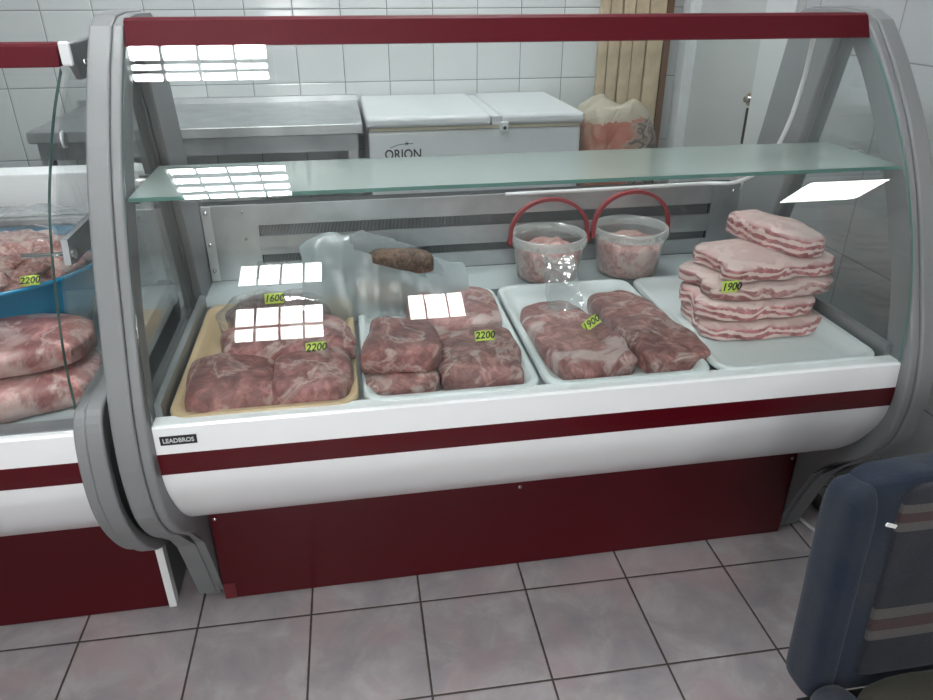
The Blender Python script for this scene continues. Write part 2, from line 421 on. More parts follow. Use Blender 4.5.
for i, (x, y) in enumerate([(-.16,.38), (-.16,-1.28), (.95,1.30)]):  # the third lamp is added out of view to brighten the back wall
    t = lamp(x, y)
    t['label'] = ['louvred ceiling lamp above the display case, reflected at the top of its glass',
                  'louvred ceiling lamp over the shop floor, reflected lower in the glass',
                  'added unseen ceiling lamp brightening the back wall over the freezer and work table'][i]

t = thing('ceiling_panel_lamp', 'flat white ceiling lamp panel over the right part of the shop', 'ceiling lamp', (3.66,-2.04,ZC-.03))
bm = bmesh.new()
for q in (-1, 1): box(bm, q*.3-.012, q*.3+.012, -.262, .262, 0, .03); box(bm, -.288, .288, q*.25-.012, q*.25+.012, 0, .03)
mkobj('panel_frame', bm, M_trimw, t)
mkobj('diffuser', B(-.287,.287,-.237,.237,.004,.028), mat('lamp_diffuser', (1.,.99,.97), .5, emit=22.), t)

# ------------------------------------------------------------------ display case
GY = [(.3655,1.425),(.312,1.377),(.2457,1.308),(.1793,1.226),(.119,1.135),(.0652,1.032),(.0212,.915),(-.0005,.80),(-.0066,.7415)]
def smooth2(pts, k=4): return [(p.x, p.y) for p in catmull([(a, b, 0) for a, b in pts], k)]
def offset(pts, d):
    out = []
    for i, p in enumerate(pts):
        a = pts[max(i-1, 0)]; b = pts[min(i+1, len(pts)-1)]
        t = Vector((b[0]-a[0], b[1]-a[1])).normalized(); out.append((p[0]-t.y*d, p[1]+t.x*d))
    return out
FO = [(.30,1.482),(.345,1.465),(.375,1.45),(.335,1.415),(.285,1.365),(.20,1.262),(.124,1.14),(.065,1.02),(.012,.895),(-.025,.80),(-.045,.72),(-.055,.64),(-.038,.537),(.01,.455),(.08,.385),(.15,.34)]
def ring_loops(shrink=0.):
    """matching outer and inner outline of the side frame, in (y, z)"""
    out_f = smooth2([(.385,1.462),(.335,1.415),(.285,1.362),(.20,1.260),(.124,1.140),(.065,1.020),(.012,.895),(-.025,.80),(-.045,.72),(-.052,.64),(-.038,.540),(.01,.455),(.08,.385),(.15,.335)], 3)
    in_f  = smooth2([(.47,1.432),(.42,1.39),(.365,1.335),(.285,1.235),(.205,1.12),(.14,1.0),(.09,.89),(.065,.80),(.055,.74),(.055,.72),(.06,.71),(.08,.705),(.11,.70),(.14,.70)], 3)
    out = [(y+shrink, z) for y, z in out_f]; inn = list(in_f)
    for y, z in ((.40,.33),(.70,.33),(.92,.33)): out.append((y, z))
    for y in (.30,.45,.62): inn.append((y, .70))
    for p, q in (((.96,.37),(.645,.72)), ((.95,.60),(.64,.80)), ((.88,.80),(.625,.90)), ((.80,1.0),(.60,1.0)), ((.765,1.15),(.57,1.12)), ((.735,1.30),(.54,1.25)), ((.715,1.40),(.515,1.37)), ((.705,1.44),(.505,1.41)), ((.69,1.47-shrink),(.50,1.425)), ((.66,1.484-shrink),(.495,1.431)), ((.52,1.487-shrink),(.488,1.433)), ((.44,1.482-shrink),(.478,1.433))):
        out.append(p); inn.append(q)
    return out, inn
LEG = [(.02,.46),(.08,.385),(.135,.328),(.172,.275),(.205,.188),(.235,.10),(.262,.02),(.335,.02),(.315,.10),(.29,.20),(.285,.30),(.30,.40),(.20,.48)]
def side_frame(parent, xin, sgn, name='side_frame'):
    o1, i1 = ring_loops(.005); o2, i2 = ring_loops(0.)
    bm = bmesh.new()
    a, b = sorted((xin, xin+sgn*.022)); ladder(bm, o1, i1, a, b)
    p, q = sorted((xin+sgn*.022, xin+sgn*.066)); ladder(bm, o2, i2, p, q)
    LEG1 = [(y+.008, z) for y, z in LEG]
    o = part(name, bm, M_frame, parent, smooth=False, bevel=.006, seg=3, angle=35)
    bm = bmesh.new(); prism(bm, LEG1, a+(.0015 if sgn > 0 else 0), b-(.0015 if sgn < 0 else 0)); prism(bm, LEG, p, q)
    bmesh.ops.triangulate(bm, faces=[f for f in bm.faces if len(f.verts) > 4])
    part('frame_leg', bm, M_frame, o, smooth=False, bevel=.005, seg=2, angle=35)
    return o
    return part(name, bm, M_frame, parent, smooth=False, bevel=.006, seg=3, angle=35)

case = thing('display_case', 'large curved glass display case with grey side frames, red stripe and four meat trays', 'display case', (L/2, .4, 0))
for xin, sgn in ((0., -1), (L, 1)):
    side_frame(case, xin, sgn)
    bm = bmesh.new()
    a, b = sorted((xin+sgn*.01, xin+sgn*.05)); prism(bm, [(.10,.43),(.19,.30),(.235,.20),(.265,.012),(.95,.012),(.95,.45)], a, b)
    part('side_panel', bm, M_framed, case)
    # side pane, set in the frame's opening
    o2, i2 = ring_loops(0.)
    bm = bmesh.new(); a, b = sorted((xin+sgn*.026, xin+sgn*.032)); prism(bm, [(y, z) for y, z in i2], a, b)
    part('side_glass', bm, M_sglass, case)
def curved_glass(parent, pts, x0, x1, name='front_glass', m=None, thick=.006):
    c = smooth2(pts, 5); c2 = offset(c, thick)
    bm = bmesh.new(); ladder(bm, c, c2, x0, x1, closed=False)
    o = part(name, bm, [m or M_glass, M_edge], parent)
    for p in o.data.polygons:
        if p.area/ max(1e-9, (max(v for v in [o.data.vertices[i].co.x for i in p.vertices]) - min([o.data.vertices[i].co.x for i in p.vertices])) or 1) < .0 : pass
        xs = [o.data.vertices[i].co.x for i in p.vertices]
        if max(xs)-min(xs) < 1e-5: p.material_index = 1
        else: p.use_smooth = True
    cnt = {}
    for p in o.data.polygons:
        for k in p.edge_keys: cnt.setdefault(k, []).append(p)
    me = o.data; att = me.attributes.new('sharp_edge', 'BOOLEAN', 'EDGE')
    for e in me.edges:
        ps = cnt.get(e.key, [])
        att.data[e.index].value = len(ps) < 2 or ps[0].normal.angle(ps[1].normal) > math.radians(40)
    return o
curved_glass(case, GY, .003, L-.003)
# canopy
bm = bmesh.new(); prism(bm, [(.368,1.4225),(.392,1.471),(.402,1.476),(.50,1.474),(.50,1.460),(.44,1.44),(.40,1.424)], .0005, L-.0005)
part('canopy', bm, M_redbar, case, bevel=.002)
# front panel
BP = [(.03,.7425),(-.004,.7425),(-.009,.738),(-.0145,.68),(-.015,.635),(-.006,.585),(.018,.532),(.055,.475),(.098,.427),(.135,.395),(.18,.370),(.26,.352)]
def front_panel(parent, x0, x1):
    c = smooth2(BP[3:], 4); outer = BP[:3] + c
    pts = outer + [(.30,.352),(.30,.42),(.12,.50),(.05,.60),(.03,.69)]
    bm = bmesh.new(); prism(bm, pts, x0, x1)
    o = part('front_panel', bm, M_white, parent)
    for p in o.data.polygons:
        if abs(p.normal.x) < .5: p.use_smooth = True
    m = o.modifiers.new('es', 'EDGE_SPLIT'); m.split_angle = math.radians(30)
    st = [p for p in c if .627 < p[1] < .681]
    st = [(-.0146,.679)] + [p for p in st if .630 < p[1] < .678] + [(-.0147,.629)]
    s1 = offset(st, -.0012); s2 = offset(st, .0006)
    bm = bmesh.new(); ladder(bm, s1 if s1[0][0] < s2[0][0] else s2, s2 if s1[0][0] < s2[0][0] else s1, x0+.0005, x1-.0005, closed=False)
    part('stripe', bm, M_red, o)
    return o
fp = front_panel(case, .0005, L-.0005)
bm = B(.012, .084, -.0135, -.0105, .7000, .7200)
np_ = part('name_plate', bm, M_black, fp)
text_mesh('LEADBROS', .0145, M_trimw, 'plate_lettering', np_, Vector((.048,-.0139,.710))-Vector(case.location), (math.radians(90),0,0), bold=.0003, sx=.88)
# kick panel
kp = part('kick_panel', B(.004, L-.004, .25, .268, .004, .355), M_red, case)
for x in (.016, .839, L-.018):
    bm = bmesh.new(); bmesh.ops.create_uvsphere(bm, u_segments=12, v_segments=8, radius=.0055, matrix=Matrix.Translation((x, .2495, .286)) @ Matrix.Diagonal((1,.5,1,1)))
    part('screw', bm, M_chrome, kp, smooth=True)
part('corner_tape', B(.004, .034, .2485, .2499, .004, .058), mat('clear_tape', (.15,.02,.024), .3), kp)
# deck, rails, back
part('deck', B(.001, L-.001, .0, .62, .69, .71), M_deck, case)
part('rear_ledge', B(.001, L-.001, .622, .82, .69, .732), M_deck, case)
for x0, x1 in ((.002,.016), (L-.016, L-.002)):
    part('side_rail', B(x0, x1, .03, .615, .7105, .772), M_dsteel, case)
bp = part('back_panel', B(.0005, L-.0005, .845, .90, .60, .955), M_dark, case)
for z0, z1 in ((.900,.962), (.808,.866), (.733,.783)):
    bm = bmesh.new(); box(bm, .157, 1.59, .822, .826, z0, z1); box(bm, .157, 1.59, .818, .8225, z1-.004, z1)
    part('slat', bm, M_steel, bp)
bm = bmesh.new()
for k in range(340):
    x = .16+k*.0042; box(bm, x, x+.0012, .828, .845, .735, .955)
part('evaporator_fins', bm, M_dsteel, bp)
for x0, x1 in ((.0005,.157), (1.59, L-.0005)):
    o = part('end_plate', B(x0, x1, .820, .830, .733, .962), M_steel, bp)
    for (u, z) in ((.75,.94), (.75,.86), (.75,.77)):
        x = x0+(x1-x0)*u
        bm = bmesh.new(); bmesh.ops.create_uvsphere(bm, u_segments=10, v_segments=6, radius=.005, matrix=Matrix.Translation((x,.8195,z)))
        part('rivet', bm, M_chrome, o, smooth=True)
o = part('corner_strip', B(.003,.028,.812,.8195,.735,.962), mat('bright_aluminium', (.7,.71,.71), .35, metal=.6), bp)
for z in (.945,.85,.77):
    bm = bmesh.new(); bmesh.ops.create_uvsphere(bm, u_segments=10, v_segments=6, radius=.007, matrix=Matrix.Translation((.015,.811,z)))
    part('bolt', bm, M_chrome, o, smooth=True)
part('rear_cowl', B(.001, L-.001, .901, .955, .34, .93), M_dsteel, case)
# shelf
bm = bmesh.new(); box(bm, .006, L-.006, .150, .430, 1.160, 1.168)
sh = part('glass_shelf', bm, [M_shelf, M_edge], case)
for p in sh.data.polygons:
    if abs(p.normal.z) < .5: p.material_index = 1
for x, s in ((.0, 1), (L, -1)):
    for y in (.22,.38):
        bm = bmesh.new(); cyl(bm, (x-s*.026,y,1.150), (x+s*.05,y,1.150), .006); cyl(bm, (x-s*.026,y,1.150), (x+s*.008,y,1.150), .012)
        box(bm, min(x+s*.008, x+s*.03), max(x+s*.008, x+s*.03), y-.012, y+.012, 1.152, 1.1595)
        part('shelf_clip', bm, M_chrome, sh, smooth=False)
bm = bmesh.new(); tube(bm, [(1.625,.50,1.425),(1.632,.515,1.36),(1.645,.54,1.30),(1.648,.575,1.18),(1.632,.62,1.07),(1.60,.70,1.0),(1.52,.79,.975),(1.2,.80,.968),(.9,.80,.966)], .006)
part('lamp_cable', bm, M_cable, case, smooth=True)

# ------------------------------------------------------------------ neighbouring case on the left
c2 = thing('display_case', 'glass display case at the left edge with blue bowl inside and grey bumper', 'display case', (-.9, .4, 0))
LX0, LX1 = -1.75, -.14
G2 = [(.39,1.385),(.295,1.315),(.215,1.238),(.151,1.165),(.103,1.085),(.055,.975),(.022,.87),(.008,.74)]
curved_glass(c2, G2, LX0, LX1, thick=.013)
front_panel(c2, LX0, LX1)
kp = part('kick_panel', B(LX0, LX1-.006, .25, .268, .004, .355), M_red, c2)
part('kick_end_trim', B(LX1-.0055, LX1+.014, .243, .27, .004, .30), M_white, c2)
part('side_panel', B(LX1, LX1+.012, .271, .95, .004, .70), M_framed, c2)
bm = bmesh.new(); prism(bm, [(.395,1.384),(.41,1.424),(.42,1.428),(.50,1.427),(.50,1.41),(.43,1.385)], LX0, LX1-.002)
part('canopy', bm, M_redbar, c2, bevel=.002)
# bumper at the case's right end
def bump_poly(s):
    a = smooth2([(y+.06-.045*max(0, min(1, (.72-z)/.3)), z-.045*max(0, min(1, (.75-z)/.3))) for y, z in [(.62,.80),(.30,.80),(.05,.80),(-.03,.80),(-.075,.785),(-.10,.74),(-.108,.68),(-.098,.61),(-.065,.54),(-.005,.465),(.06,.40),(.13,.352),(.22,.335),(.55,.335),(.80,.40),(.85,.6)]], 3)
    return a
bo = bump_poly(0)
cc = Vector((.30,.58))
bi = []
for y, z in bo:
    d = Vector((y, z))-cc; bi.append((cc.x+d.x*.93 if d.length else y, cc.y+d.y*.86))
bm = bmesh.new(); prism(bm, [(cc.x+(y-cc.x)*.985, cc.y+(z-cc.y)*.97) for y, z in bo], LX1+.0005, LX1+.024); ladder(bm, bo, bi, LX1+.024, LX1+.058)
prism(bm, [(cc.x+(y-cc.x)*.94, cc.y+(z-cc.y)*.88) for y, z in bo], LX1+.024, LX1+.034)
part('side_bumper', bm, M_frame, c2, bevel=.006, seg=3, angle=35)
# side pane
sg = [(y+.012, z) for y, z in smooth2(G2, 4)][::-1]
bm = bmesh.new(); prism(bm, [(.05,.80)] + [p for p in sg if p[1] > .81] + [(.41,1.42),(.62,1.42),(.72,1.0),(.72,.80)], LX1+.010, LX1+.016)
sgo = part('side_glass', bm, M_sglass, c2)
bm = bmesh.new(); cyl(bm, (LX1+.0165,.262,1.263), (LX1+.020,.262,1.263), .017, n=24)
gr = part('grommet', bm, M_trimw, sgo); bm = bmesh.new(); cyl(bm, (LX1+.0205,.262,1.263), (LX1+.022,.262,1.263), .013, n=24); part('grommet_plug', bm, M_dsteel, gr)
# bracket at top
bm = bmesh.new(); prism(bm, [(.398,1.43),(.398,1.39),(.43,1.355),(.66,1.36),(.66,1.435)], LX1+.013, LX1+.028)
br = part('top_bracket', bm, M_dsteel, c2, bevel=.004)
part('end_cap', B(LX1+.006, LX1+.0285, .385, .398, 1.386, 1.434), M_white, br, bevel=.005)
bm = bmesh.new(); bmesh.ops.create_uvsphere(bm, u_segments=10, v_segments=8, radius=.008, matrix=Matrix.Translation((LX1+.029,.46,1.388)))
part('bolt', bm, M_chrome, br, smooth=True)
# shelf bracket inside
bm = bmesh.new(); prism(bm, [(.115,1.102),(.105,1.055),(.125,1.050),(.50,1.050),(.50,1.102)], LX1+.018, LX1+.030)
sb = part('shelf_bracket', bm, M_dsteel, c2)
bm = bmesh.new(); cyl(bm, (LX1+.031,.122,1.072), (LX1+.036,.122,1.072), .011); cyl(bm, (LX1-.06,.122,1.072), (LX1+.017,.122,1.072), .005); part('bolt', bm, M_chrome, sb)
part('deck', B(LX0, LX1-.001, .0, .86, .69, .71), M_deck, c2)
part('front_ledge', B(LX0, LX1-.001, .008, .05, .7105, .745), M_dsteel, c2)
part('rear_panel', B(LX0, LX1-.002, .862, .885, .60, .943), M_dsteel, c2)
part('rear_rail', B(LX0, LX1-.03, .835, .861, .930, .944), M_dsteel, c2)
part('rear_worktop', B(LX0, LX1-.002, .862, .96, .945, 1.066), M_white, c2, bevel=.004)

# ------------------------------------------------------------------ trays
def tray_mesh(w, d, h):
    bm = bmesh.new()
    def rr(w, d, r, z, n=7):
        pts = []
        for cx, cy, a0 in ((w/2-r, d/2-r, 0), (-w/2+r, d/2-r, 90), (-w/2+r, -d/2+r, 180), (w/2-r, -d/2+r, 270)):
            for k in range(n):
                a = math.radians(a0+90*k/(n-1)); pts.append(bm.verts.new((cx+r*math.cos(a), cy+r*math.sin(a), z)))
        return pts
    spec = [(-.032,.03,.0), (-.026,.034,.002), (-.012,.038,h*.55), (-.004,.042,h*.62), (0,.045,h*.68), (0,.045,h-.004), (-.003,.043,h), (-.014,.038,h), (-.018,.036,h-.003), (-.03,.03,h*.5), (-.042,.024,.006), (-.055,.018,.003)]
    R = [rr(w+2*a, d+2*a, r, z) for a, r, z in spec]
    for a, b in zip(R, R[1:]):
        n = len(a)
        for i in range(n): bm.faces.new((a[i], a[(i+1) % n], b[(i+1) % n], b[i]))
    bm.faces.new(R[0]); bm.faces.new(R[-1])
    return bm
def tray(x0, x1, y0, y1, m, label, rz=0.):
    o = mkobj('tray', tray_mesh(x1-x0, y1-y0, .036), m, smooth=True)
    md = o.modifiers.new('es', 'EDGE_SPLIT'); md.split_angle = math.radians(50)
    o.location = ((x0+x1)/2, (y0+y1)/2, .7225 if 0 else .7107); o.rotation_euler.z = math.radians(rz)
    return tag(o, label, 'tray', 'plastic meat trays in the display case')
tray(.024, .418, .018, .605, M_traybeige, 'beige plastic tray holding dark pork cuts, leftmost in the case')
tray(.428, .822, .018, .608, M_traywhite, 'white plastic tray between the beige tray and the tray with two long slabs')
tray(.832, 1.232, .018, .608, M_traywhite, 'white plastic tray under two long pork slabs in front of the buckets')
tray(1.244, 1.660, .022, .605, M_traywhite, 'white plastic tray under the pork belly stack, half empty in front')
ZT = .7150

# ------------------------------------------------------------------ meat
gm = 'wrapped pork cuts on the trays'
meat('pork_cut', 'wrapped pork cut at the front left corner of the beige tray', 'meat', MT[0], (.142,.142,ZT), (.19,.215,.072), 5, 1, gm, e=6, ez=4, amp=.22)
meat('pork_cut', 'wrapped pork cut at the front right corner of the beige tray', 'meat', MT[1], (.318,.140,ZT), (.172,.21,.074), -3, 2, gm, e=6, ez=4, amp=.2)
meat('pork_cut', 'large wrapped pork cut laid across the two front cuts on the beige tray', 'meat', MT[1], (.262,.280,.746), (.295,.175,.062), 3, 3, gm, e=5, ez=3.5, amp=.26, cuts=26)
meat('pork_cut', 'wrapped pork cut under another at the front left of the second tray', 'meat', MT[2], (.515,.135,ZT), (.175,.14,.050), 0, 5, gm, e=5, ez=3.5, amp=.24)
meat('pork_cut', 'wrapped pork cut lying on top of another at the left of the second tray', 'meat', MT[0], (.525,.185,.765), (.180,.20,.062), -6, 6, gm, taper=-.1, e=4.5, ez=3.5, amp=.26)
meat('pork_cut', 'rounded wrapped pork cut with tag at the front right of the second tray', 'meat', MT[2], (.705,.175,ZT), (.20,.24,.068), -4, 7, gm, e=5, ez=3.5, amp=.22)
meat('pork_cut', 'pale wrapped pork cut at the back of the second tray', 'meat', MT[3], (.675,.425,ZT), (.25,.25,.070), 0, 8, gm, e=5, ez=4, amp=.2)
meat('pork_cut', 'long pale wrapped pork slab with tag on the left of the third tray', 'meat', MT[3], (.956,.250,ZT), (.190,.41,.058), 9, 9, gm, taper=-.12, amp=.2, e=4, ez=4, cuts=26)
meat('pork_cut', 'long marbled pork slab on the right of the third tray', 'meat', MT[2], (1.156,.265,ZT), (.172,.42,.058), 5, 10, gm, taper=-.12, amp=.2, e=4.5, ez=4, cuts=26)
o = meat('pork_offal', 'dark red offal in a clear knotted bag at the back of the beige tray', 'meat', M_dmeat, (.225,.455,ZT), (.26,.135,.105), -4, 12, None, e=2.4, ez=2.2)
bm = bmesh.new()
for sx, rr in ((-.028, -14), (.018, 16)):
    r = bmesh.ops.create_uvsphere(bm, u_segments=16, v_segments=10, radius=1, matrix=Matrix.Translation((sx, .035, .155)) @ Matrix.Rotation(math.radians(rr), 4, 'Y') @ Matrix.Diagonal((.018,.008,.036,1)))
    for v in r['verts']: v.co += noise.noise_vector(v.co*60)*.004
mkobj('bag_knot', bm, M_film, o, smooth=True)
bm = blob(.285,.158,.116, seed=12, e=2.4, ez=2.2, amp=.22, fr=5)
mkobj('clear_bag', bm, M_film, o, smooth=True)
# pork belly
gb = 'pork belly slabs in the stack'
bl = [((1.478,.335,ZT), (.325,.25,.045), 2, 21, 'pork belly slab at the bottom of the stack, lying on the tray', M_belly),
      ((1.475,.350,.7605), (.305,.23,.045), 1, 22, 'pork belly slab second from the bottom of the stack', M_belly),
      ((1.512,.385,.806), (.355,.25,.042), 5, 23, 'pork belly slab in the middle of the stack, with a yellow tag', M_rib),
      ((1.535,.400,.849), (.335,.24,.047), 3, 24, 'long pork belly slab fourth from the bottom, directly under the topmost', M_belly)]
for loc, size, rz, sd, lab, m in bl:
    meat('pork_belly_slab', lab, 'meat', m, loc, size, rz, sd, gb, e=5, ez=3.5, amp=.2, fr=4, cuts=26)
o = meat('pork_belly_slab', 'thick folded pork belly piece on top of the stack, pointing forward', 'meat', M_belly, (1.590,.45,.893), (.120,.29,.066), 19, 25, gb, e=4, ez=3, amp=.18, fr=4)
# left case
meat('pork_leg_slab', 'skin-on pork slab at the bottom in the left case', 'meat', M_skin, (-.46,.245,.7105), (.60,.29,.080), 2, 31, 'pork slabs in the left case', amp=.12, e=3)
meat('pork_leg_slab', 'pork slab with dark red cut face lying on another in the left case', 'meat', M_skin, (-.48,.28,.787), (.62,.26,.068), 3, 32, 'pork slabs in the left case', amp=.14, e=2.8)
# blue bowl behind them
bw = thing('plastic_bowl', 'large blue plastic bowl of chopped meat in the left case', 'bowl', (-.47,.575,.7105))
bm = bmesh.new(); lathe(bm, [(.0,.0),(.16,.0),(.185,.012),(.235,.12),(.268,.20),(.282,.206),(.284,.214),(.274,.214),(.262,.206),(.228,.12),(.178,.02),(.0,.012)], n=64)
bmesh.ops.remove_doubles(bm, verts=bm.verts, dist=1e-5)
mkobj('bowl_shell', bm, M_blue, bw, smooth=True)
bm = blob(.43,.43,.13, seed=41, e=2.0, ez=2.0, amp=.22, fr=7, cuts=26)
o = mkobj('chopped_meat', bm, M_mince, None, smooth=True); o.location = (-.47,.575,.832)
for v in o.data.vertices: v.co.z += .012*noise.noise(v.co*40)
tag(o, 'heap of chopped pork in the blue bowl of the left case', 'meat')
bm = bmesh.new(); bmesh.ops.create_grid(bm, x_segments=30, y_segments=24, size=1)
for v in bm.verts:
    x, y = v.co.x, v.co.y
    v.co = Vector((x*.23, y*.14+.13, .27+.055*math.cos(x*1.5)*math.cos(y*1.4) + .02*noise.noise(Vector((x*3,y*3,1))) + .012*noise.noise(Vector((x*9,y*5,4)))))
o = mkobj('plastic_sheet', bm, M_film, None, smooth=True); o.location = (-.47,.56,.69)
tag(o, 'crumpled clear plastic sheet over the meat in the blue bowl', 'plastic sheet')

# ------------------------------------------------------------------ buckets with red handles
def bucket(x, y, z, k, label, tilt, seed):
    t = thing('bucket', label, 'bucket', (x, y, z), 'clear buckets with red handles')
    r0, r1, h = .092, .108, .128*k
    bm = bmesh.new(); lathe(bm, [(0,0),(r0-.006,0),(r0,.006),(r1,h)], n=48)
    bmesh.ops.remove_doubles(bm, verts=bm.verts, dist=1e-5)
    mkobj('pail_body', bm, M_bucket, t, smooth=True)
    bm = bmesh.new(); lathe(bm, [(r1+.001,h-.018),(r1+.006,h-.016),(r1+.006,h+.006),(r1+.004,h+.010),(r1-.001,h+.010),(r1-.001,h-.012),(r1+.001,h-.018)], n=48)
    for q in range(40):
        a = 2*math.pi*q/40; cyl(bm, ((r1+.006)*math.cos(a),(r1+.006)*math.sin(a),h-.014), ((r1+.006)*math.cos(a),(r1+.006)*math.sin(a),h-.002), .002, n=6)
    mkobj('rim', bm, M_rim, t, smooth=True)
    bm = bmesh.new(); P = []
    for q in range(13):
        a = math.pi*q/12; P.append((-(r1+.012)*math.cos(a), tilt*math.sin(a), h-.012+.125*math.sin(a)**.8))
    c = catmull(P, 4)
    # flat strap section
    rings = []
    for i, p in enumerate(c):
        tt = (c[min(i+1, len(c)-1)]-c[max(i-1, 0)]).normalized(); s = Vector((0,1,0)); nn = tt.cross(s).normalized(); s = nn.cross(tt)
        rings.append([bm.verts.new(p + s*a*.008 + nn*b*.005) for a, b in ((-1,-1),(1,-1),(1,1),(-1,1))])
    for a, b in zip(rings, rings[1:]):
        for i in range(4): bm.faces.new((a[i], a[(i+1) % 4], b[(i+1) % 4], b[i]))
    bm.faces.new(rings[0]); bm.faces.new(rings[-1][::-1])
    for s in (-1, 1): cyl(bm, (s*(r1+.006),0,h-.014), (s*(r1+.018),0,h-.014), .011)
    mkobj('bucket_handle', bm, M_plastic_r, t)
    bm = bmesh.new()
    hh = h*.72
    lathe(bm, [(0,.006),(r0-.006,.006),(r0-.002,.015),(r0+(r1-r0)*.8-.006,hh-.01),(r0+(r1-r0)*.8-.015,hh),(0,hh)], n=40)
    bmesh.ops.remove_doubles(bm, verts=bm.verts, dist=1e-5)
    bmesh.ops.subdivide_edges(bm, edges=bm.edges, cuts=2, use_grid_fill=True)
    for v in bm.verts:
        if v.co.z > hh-.03: v.co.z += .016*noise.noise(v.co*28+Vector((seed,0,0)))
        v.co.xy *= 1-.025*abs(noise.noise(v.co*35+Vector((0,seed,0))))
    o = mkobj('bucket_meat', bm, M_pailmeat, None, smooth=True); o.location = (x, y, z)
    tag(o, 'pieces of pale pork filling the %s bucket' % ('left' if seed < 2 else 'right'), 'meat', 'meat in the buckets')
    return t
bucket(1.014,.697,.7325, 1.0, 'clear plastic bucket of meat with red handle up, left of the pair', .0, 1)
bucket(1.272,.700,.7325, 1.08, 'clear bucket of meat with red handle up, right of the pair beside the belly stack', .0, 5)

# ------------------------------------------------------------------ bags
def bag_mesh():
    """slumped carrier bag lying open: two leaves meeting along a ridge, mouth to the back right"""
    bm = bmesh.new(); NU, NV = 44, 22
    V = []
    for i in range(NU+1):
        u = i/NU; row = []
        for j in range(NV+1):
            v = j/NV
            x = -.215+.455*u
            # cross-section is an arch from the front foot to the back foot
            a = math.pi*v
            hgt = (.205-.05*u+.03*math.sin(u*5.5))*(.5+.5*math.sin(math.pi*min(1, .14+.80*u))**.5)
            dep = .115-.02*u
            y = -math.cos(a)*dep + .035*(u-.5)
            z = hgt*(1-abs(2*v-1)**1.5)
            q = noise.noise_vector(Vector((u*3.2, v*3.0, 2)))*.022 + noise.noise_vector(Vector((u*9, v*7, 9)))*.009
            q.z += .022*(.3-abs(noise.noise(Vector((u*5, v*3.5, 3))))) ; q.y += .014*abs(noise.noise(Vector((u*7, v*2, 6))))
            row.append(bm.verts.new((x+q.x, y+q.y, max(.0, z+q.z*math.sin(a)))))
        V.append(row)
    for i in range(NU):
        for j in range(NV):
            # a tear-shaped opening on the top shows the smoked meat inside
            u = (i+.5)/NU; v = (j+.5)/NV
            if ((u-.58)/.27)**2 + ((v-.42)/.15)**2 < 1: continue
            bm.faces.new((V[i][j], V[i+1][j], V[i+1][j+1], V[i][j+1]))
    return bm
bg = mkobj('carrier_bag', bag_mesh(), M_bag, smooth=True); bg.location = (.505,.565,.7335)
tag(bg, 'milky plastic carrier bag with smoked meat at the back between trays', 'bag')
meat('smoked_meat', 'brown smoked meat piece inside the milky carrier bag', 'meat', M_smoked, (.558,.590,.822), (.185,.075,.060), -14, 51, None, e=2.4)
meat('pork_fat', 'pale piece of fat in the milky carrier bag, under the smoked meat', 'meat', M_fatty, (.500,.60,.7335), (.16,.10,.055), -10, 52, None, e=2.4)
# clear folded film on the third tray
bm = bmesh.new(); bmesh.ops.create_grid(bm, x_segments=14, y_segments=24, size=1)
for v in bm.verts:
    x, y = v.co.x, v.co.y
    f = (y+1)/2
    v.co = Vector((x*(.05-.01*f)+.02*f+.006*noise.noise(Vector((x*2,y*3,3))), .17*f**.9, .052*math.sin(f*math.pi*.9)*1.0+.07*f**2+.012*noise.noise(Vector((x*3,y*4,7)))+.014*x*x))
o = mkobj('plastic_film', bm, film_mat('crisp_film', (.62,.66,.68), .26, .08, .4, 14., .01), None, smooth=True); o.location = (.965,.345,.772)
tag(o, 'loose folded clear film standing on the left slab of the third tray', 'plastic film')

# ------------------------------------------------------------------ price tags
def price(x, y, z, s, label, w=.046, h=.026, rx=55, ry=0, rz=0, bend=.004):
    bm = bmesh.new(); bmesh.ops.create_grid(bm, x_segments=8, y_segments=4, size=.5)
    for v in bm.verts: v.co = Vector((v.co.x*w, v.co.y*h, bend*(1-(v.co.x*2)**2)))
    o = mkobj('price_tag', bm, M_tag, smooth=True)
    md = o.modifiers.new('sol', 'SOLIDIFY'); md.thickness = .0006; md.offset = -1
    o.location = (x, y, z); o.rotation_euler = Euler((math.radians(rx), math.radians(ry), math.radians(rz)))
    tag(o, label, 'price tag', 'handwritten yellow price tags')
    text_mesh(s, h*.95, M_black, 'handwriting', o, (0, -.0005, bend+.0003), (0,0,0), bold=.0004, shear=.25, sx=.95)
    return o
price(.225,.398,.838, '1600', 'yellow tag reading 1600 on the dark offal bag', rz=2, rx=60)
price(.328,.190,.796, '2200', 'yellow tag on the big top cut of the beige tray', rz=4, rx=50)
price(.720,.185,.797, '2200', 'yellow tag on the rounded cut in the second tray', rz=0, rx=40)
price(1.000,.235,.785, '1900', 'yellow tag tilted steeply on the left slab of the third tray', rz=0, ry=-38, rx=42)
price(1.378,.266,.846, '1900', 'yellow tag reading 1900 on the front of the pork belly stack', rz=2, rx=78, w=.048, h=.030)
price(-.300,.352,.938, '2200', 'yellow tag on the plastic over the blue bowl', rz=8, rx=55, w=.040, h=.023)

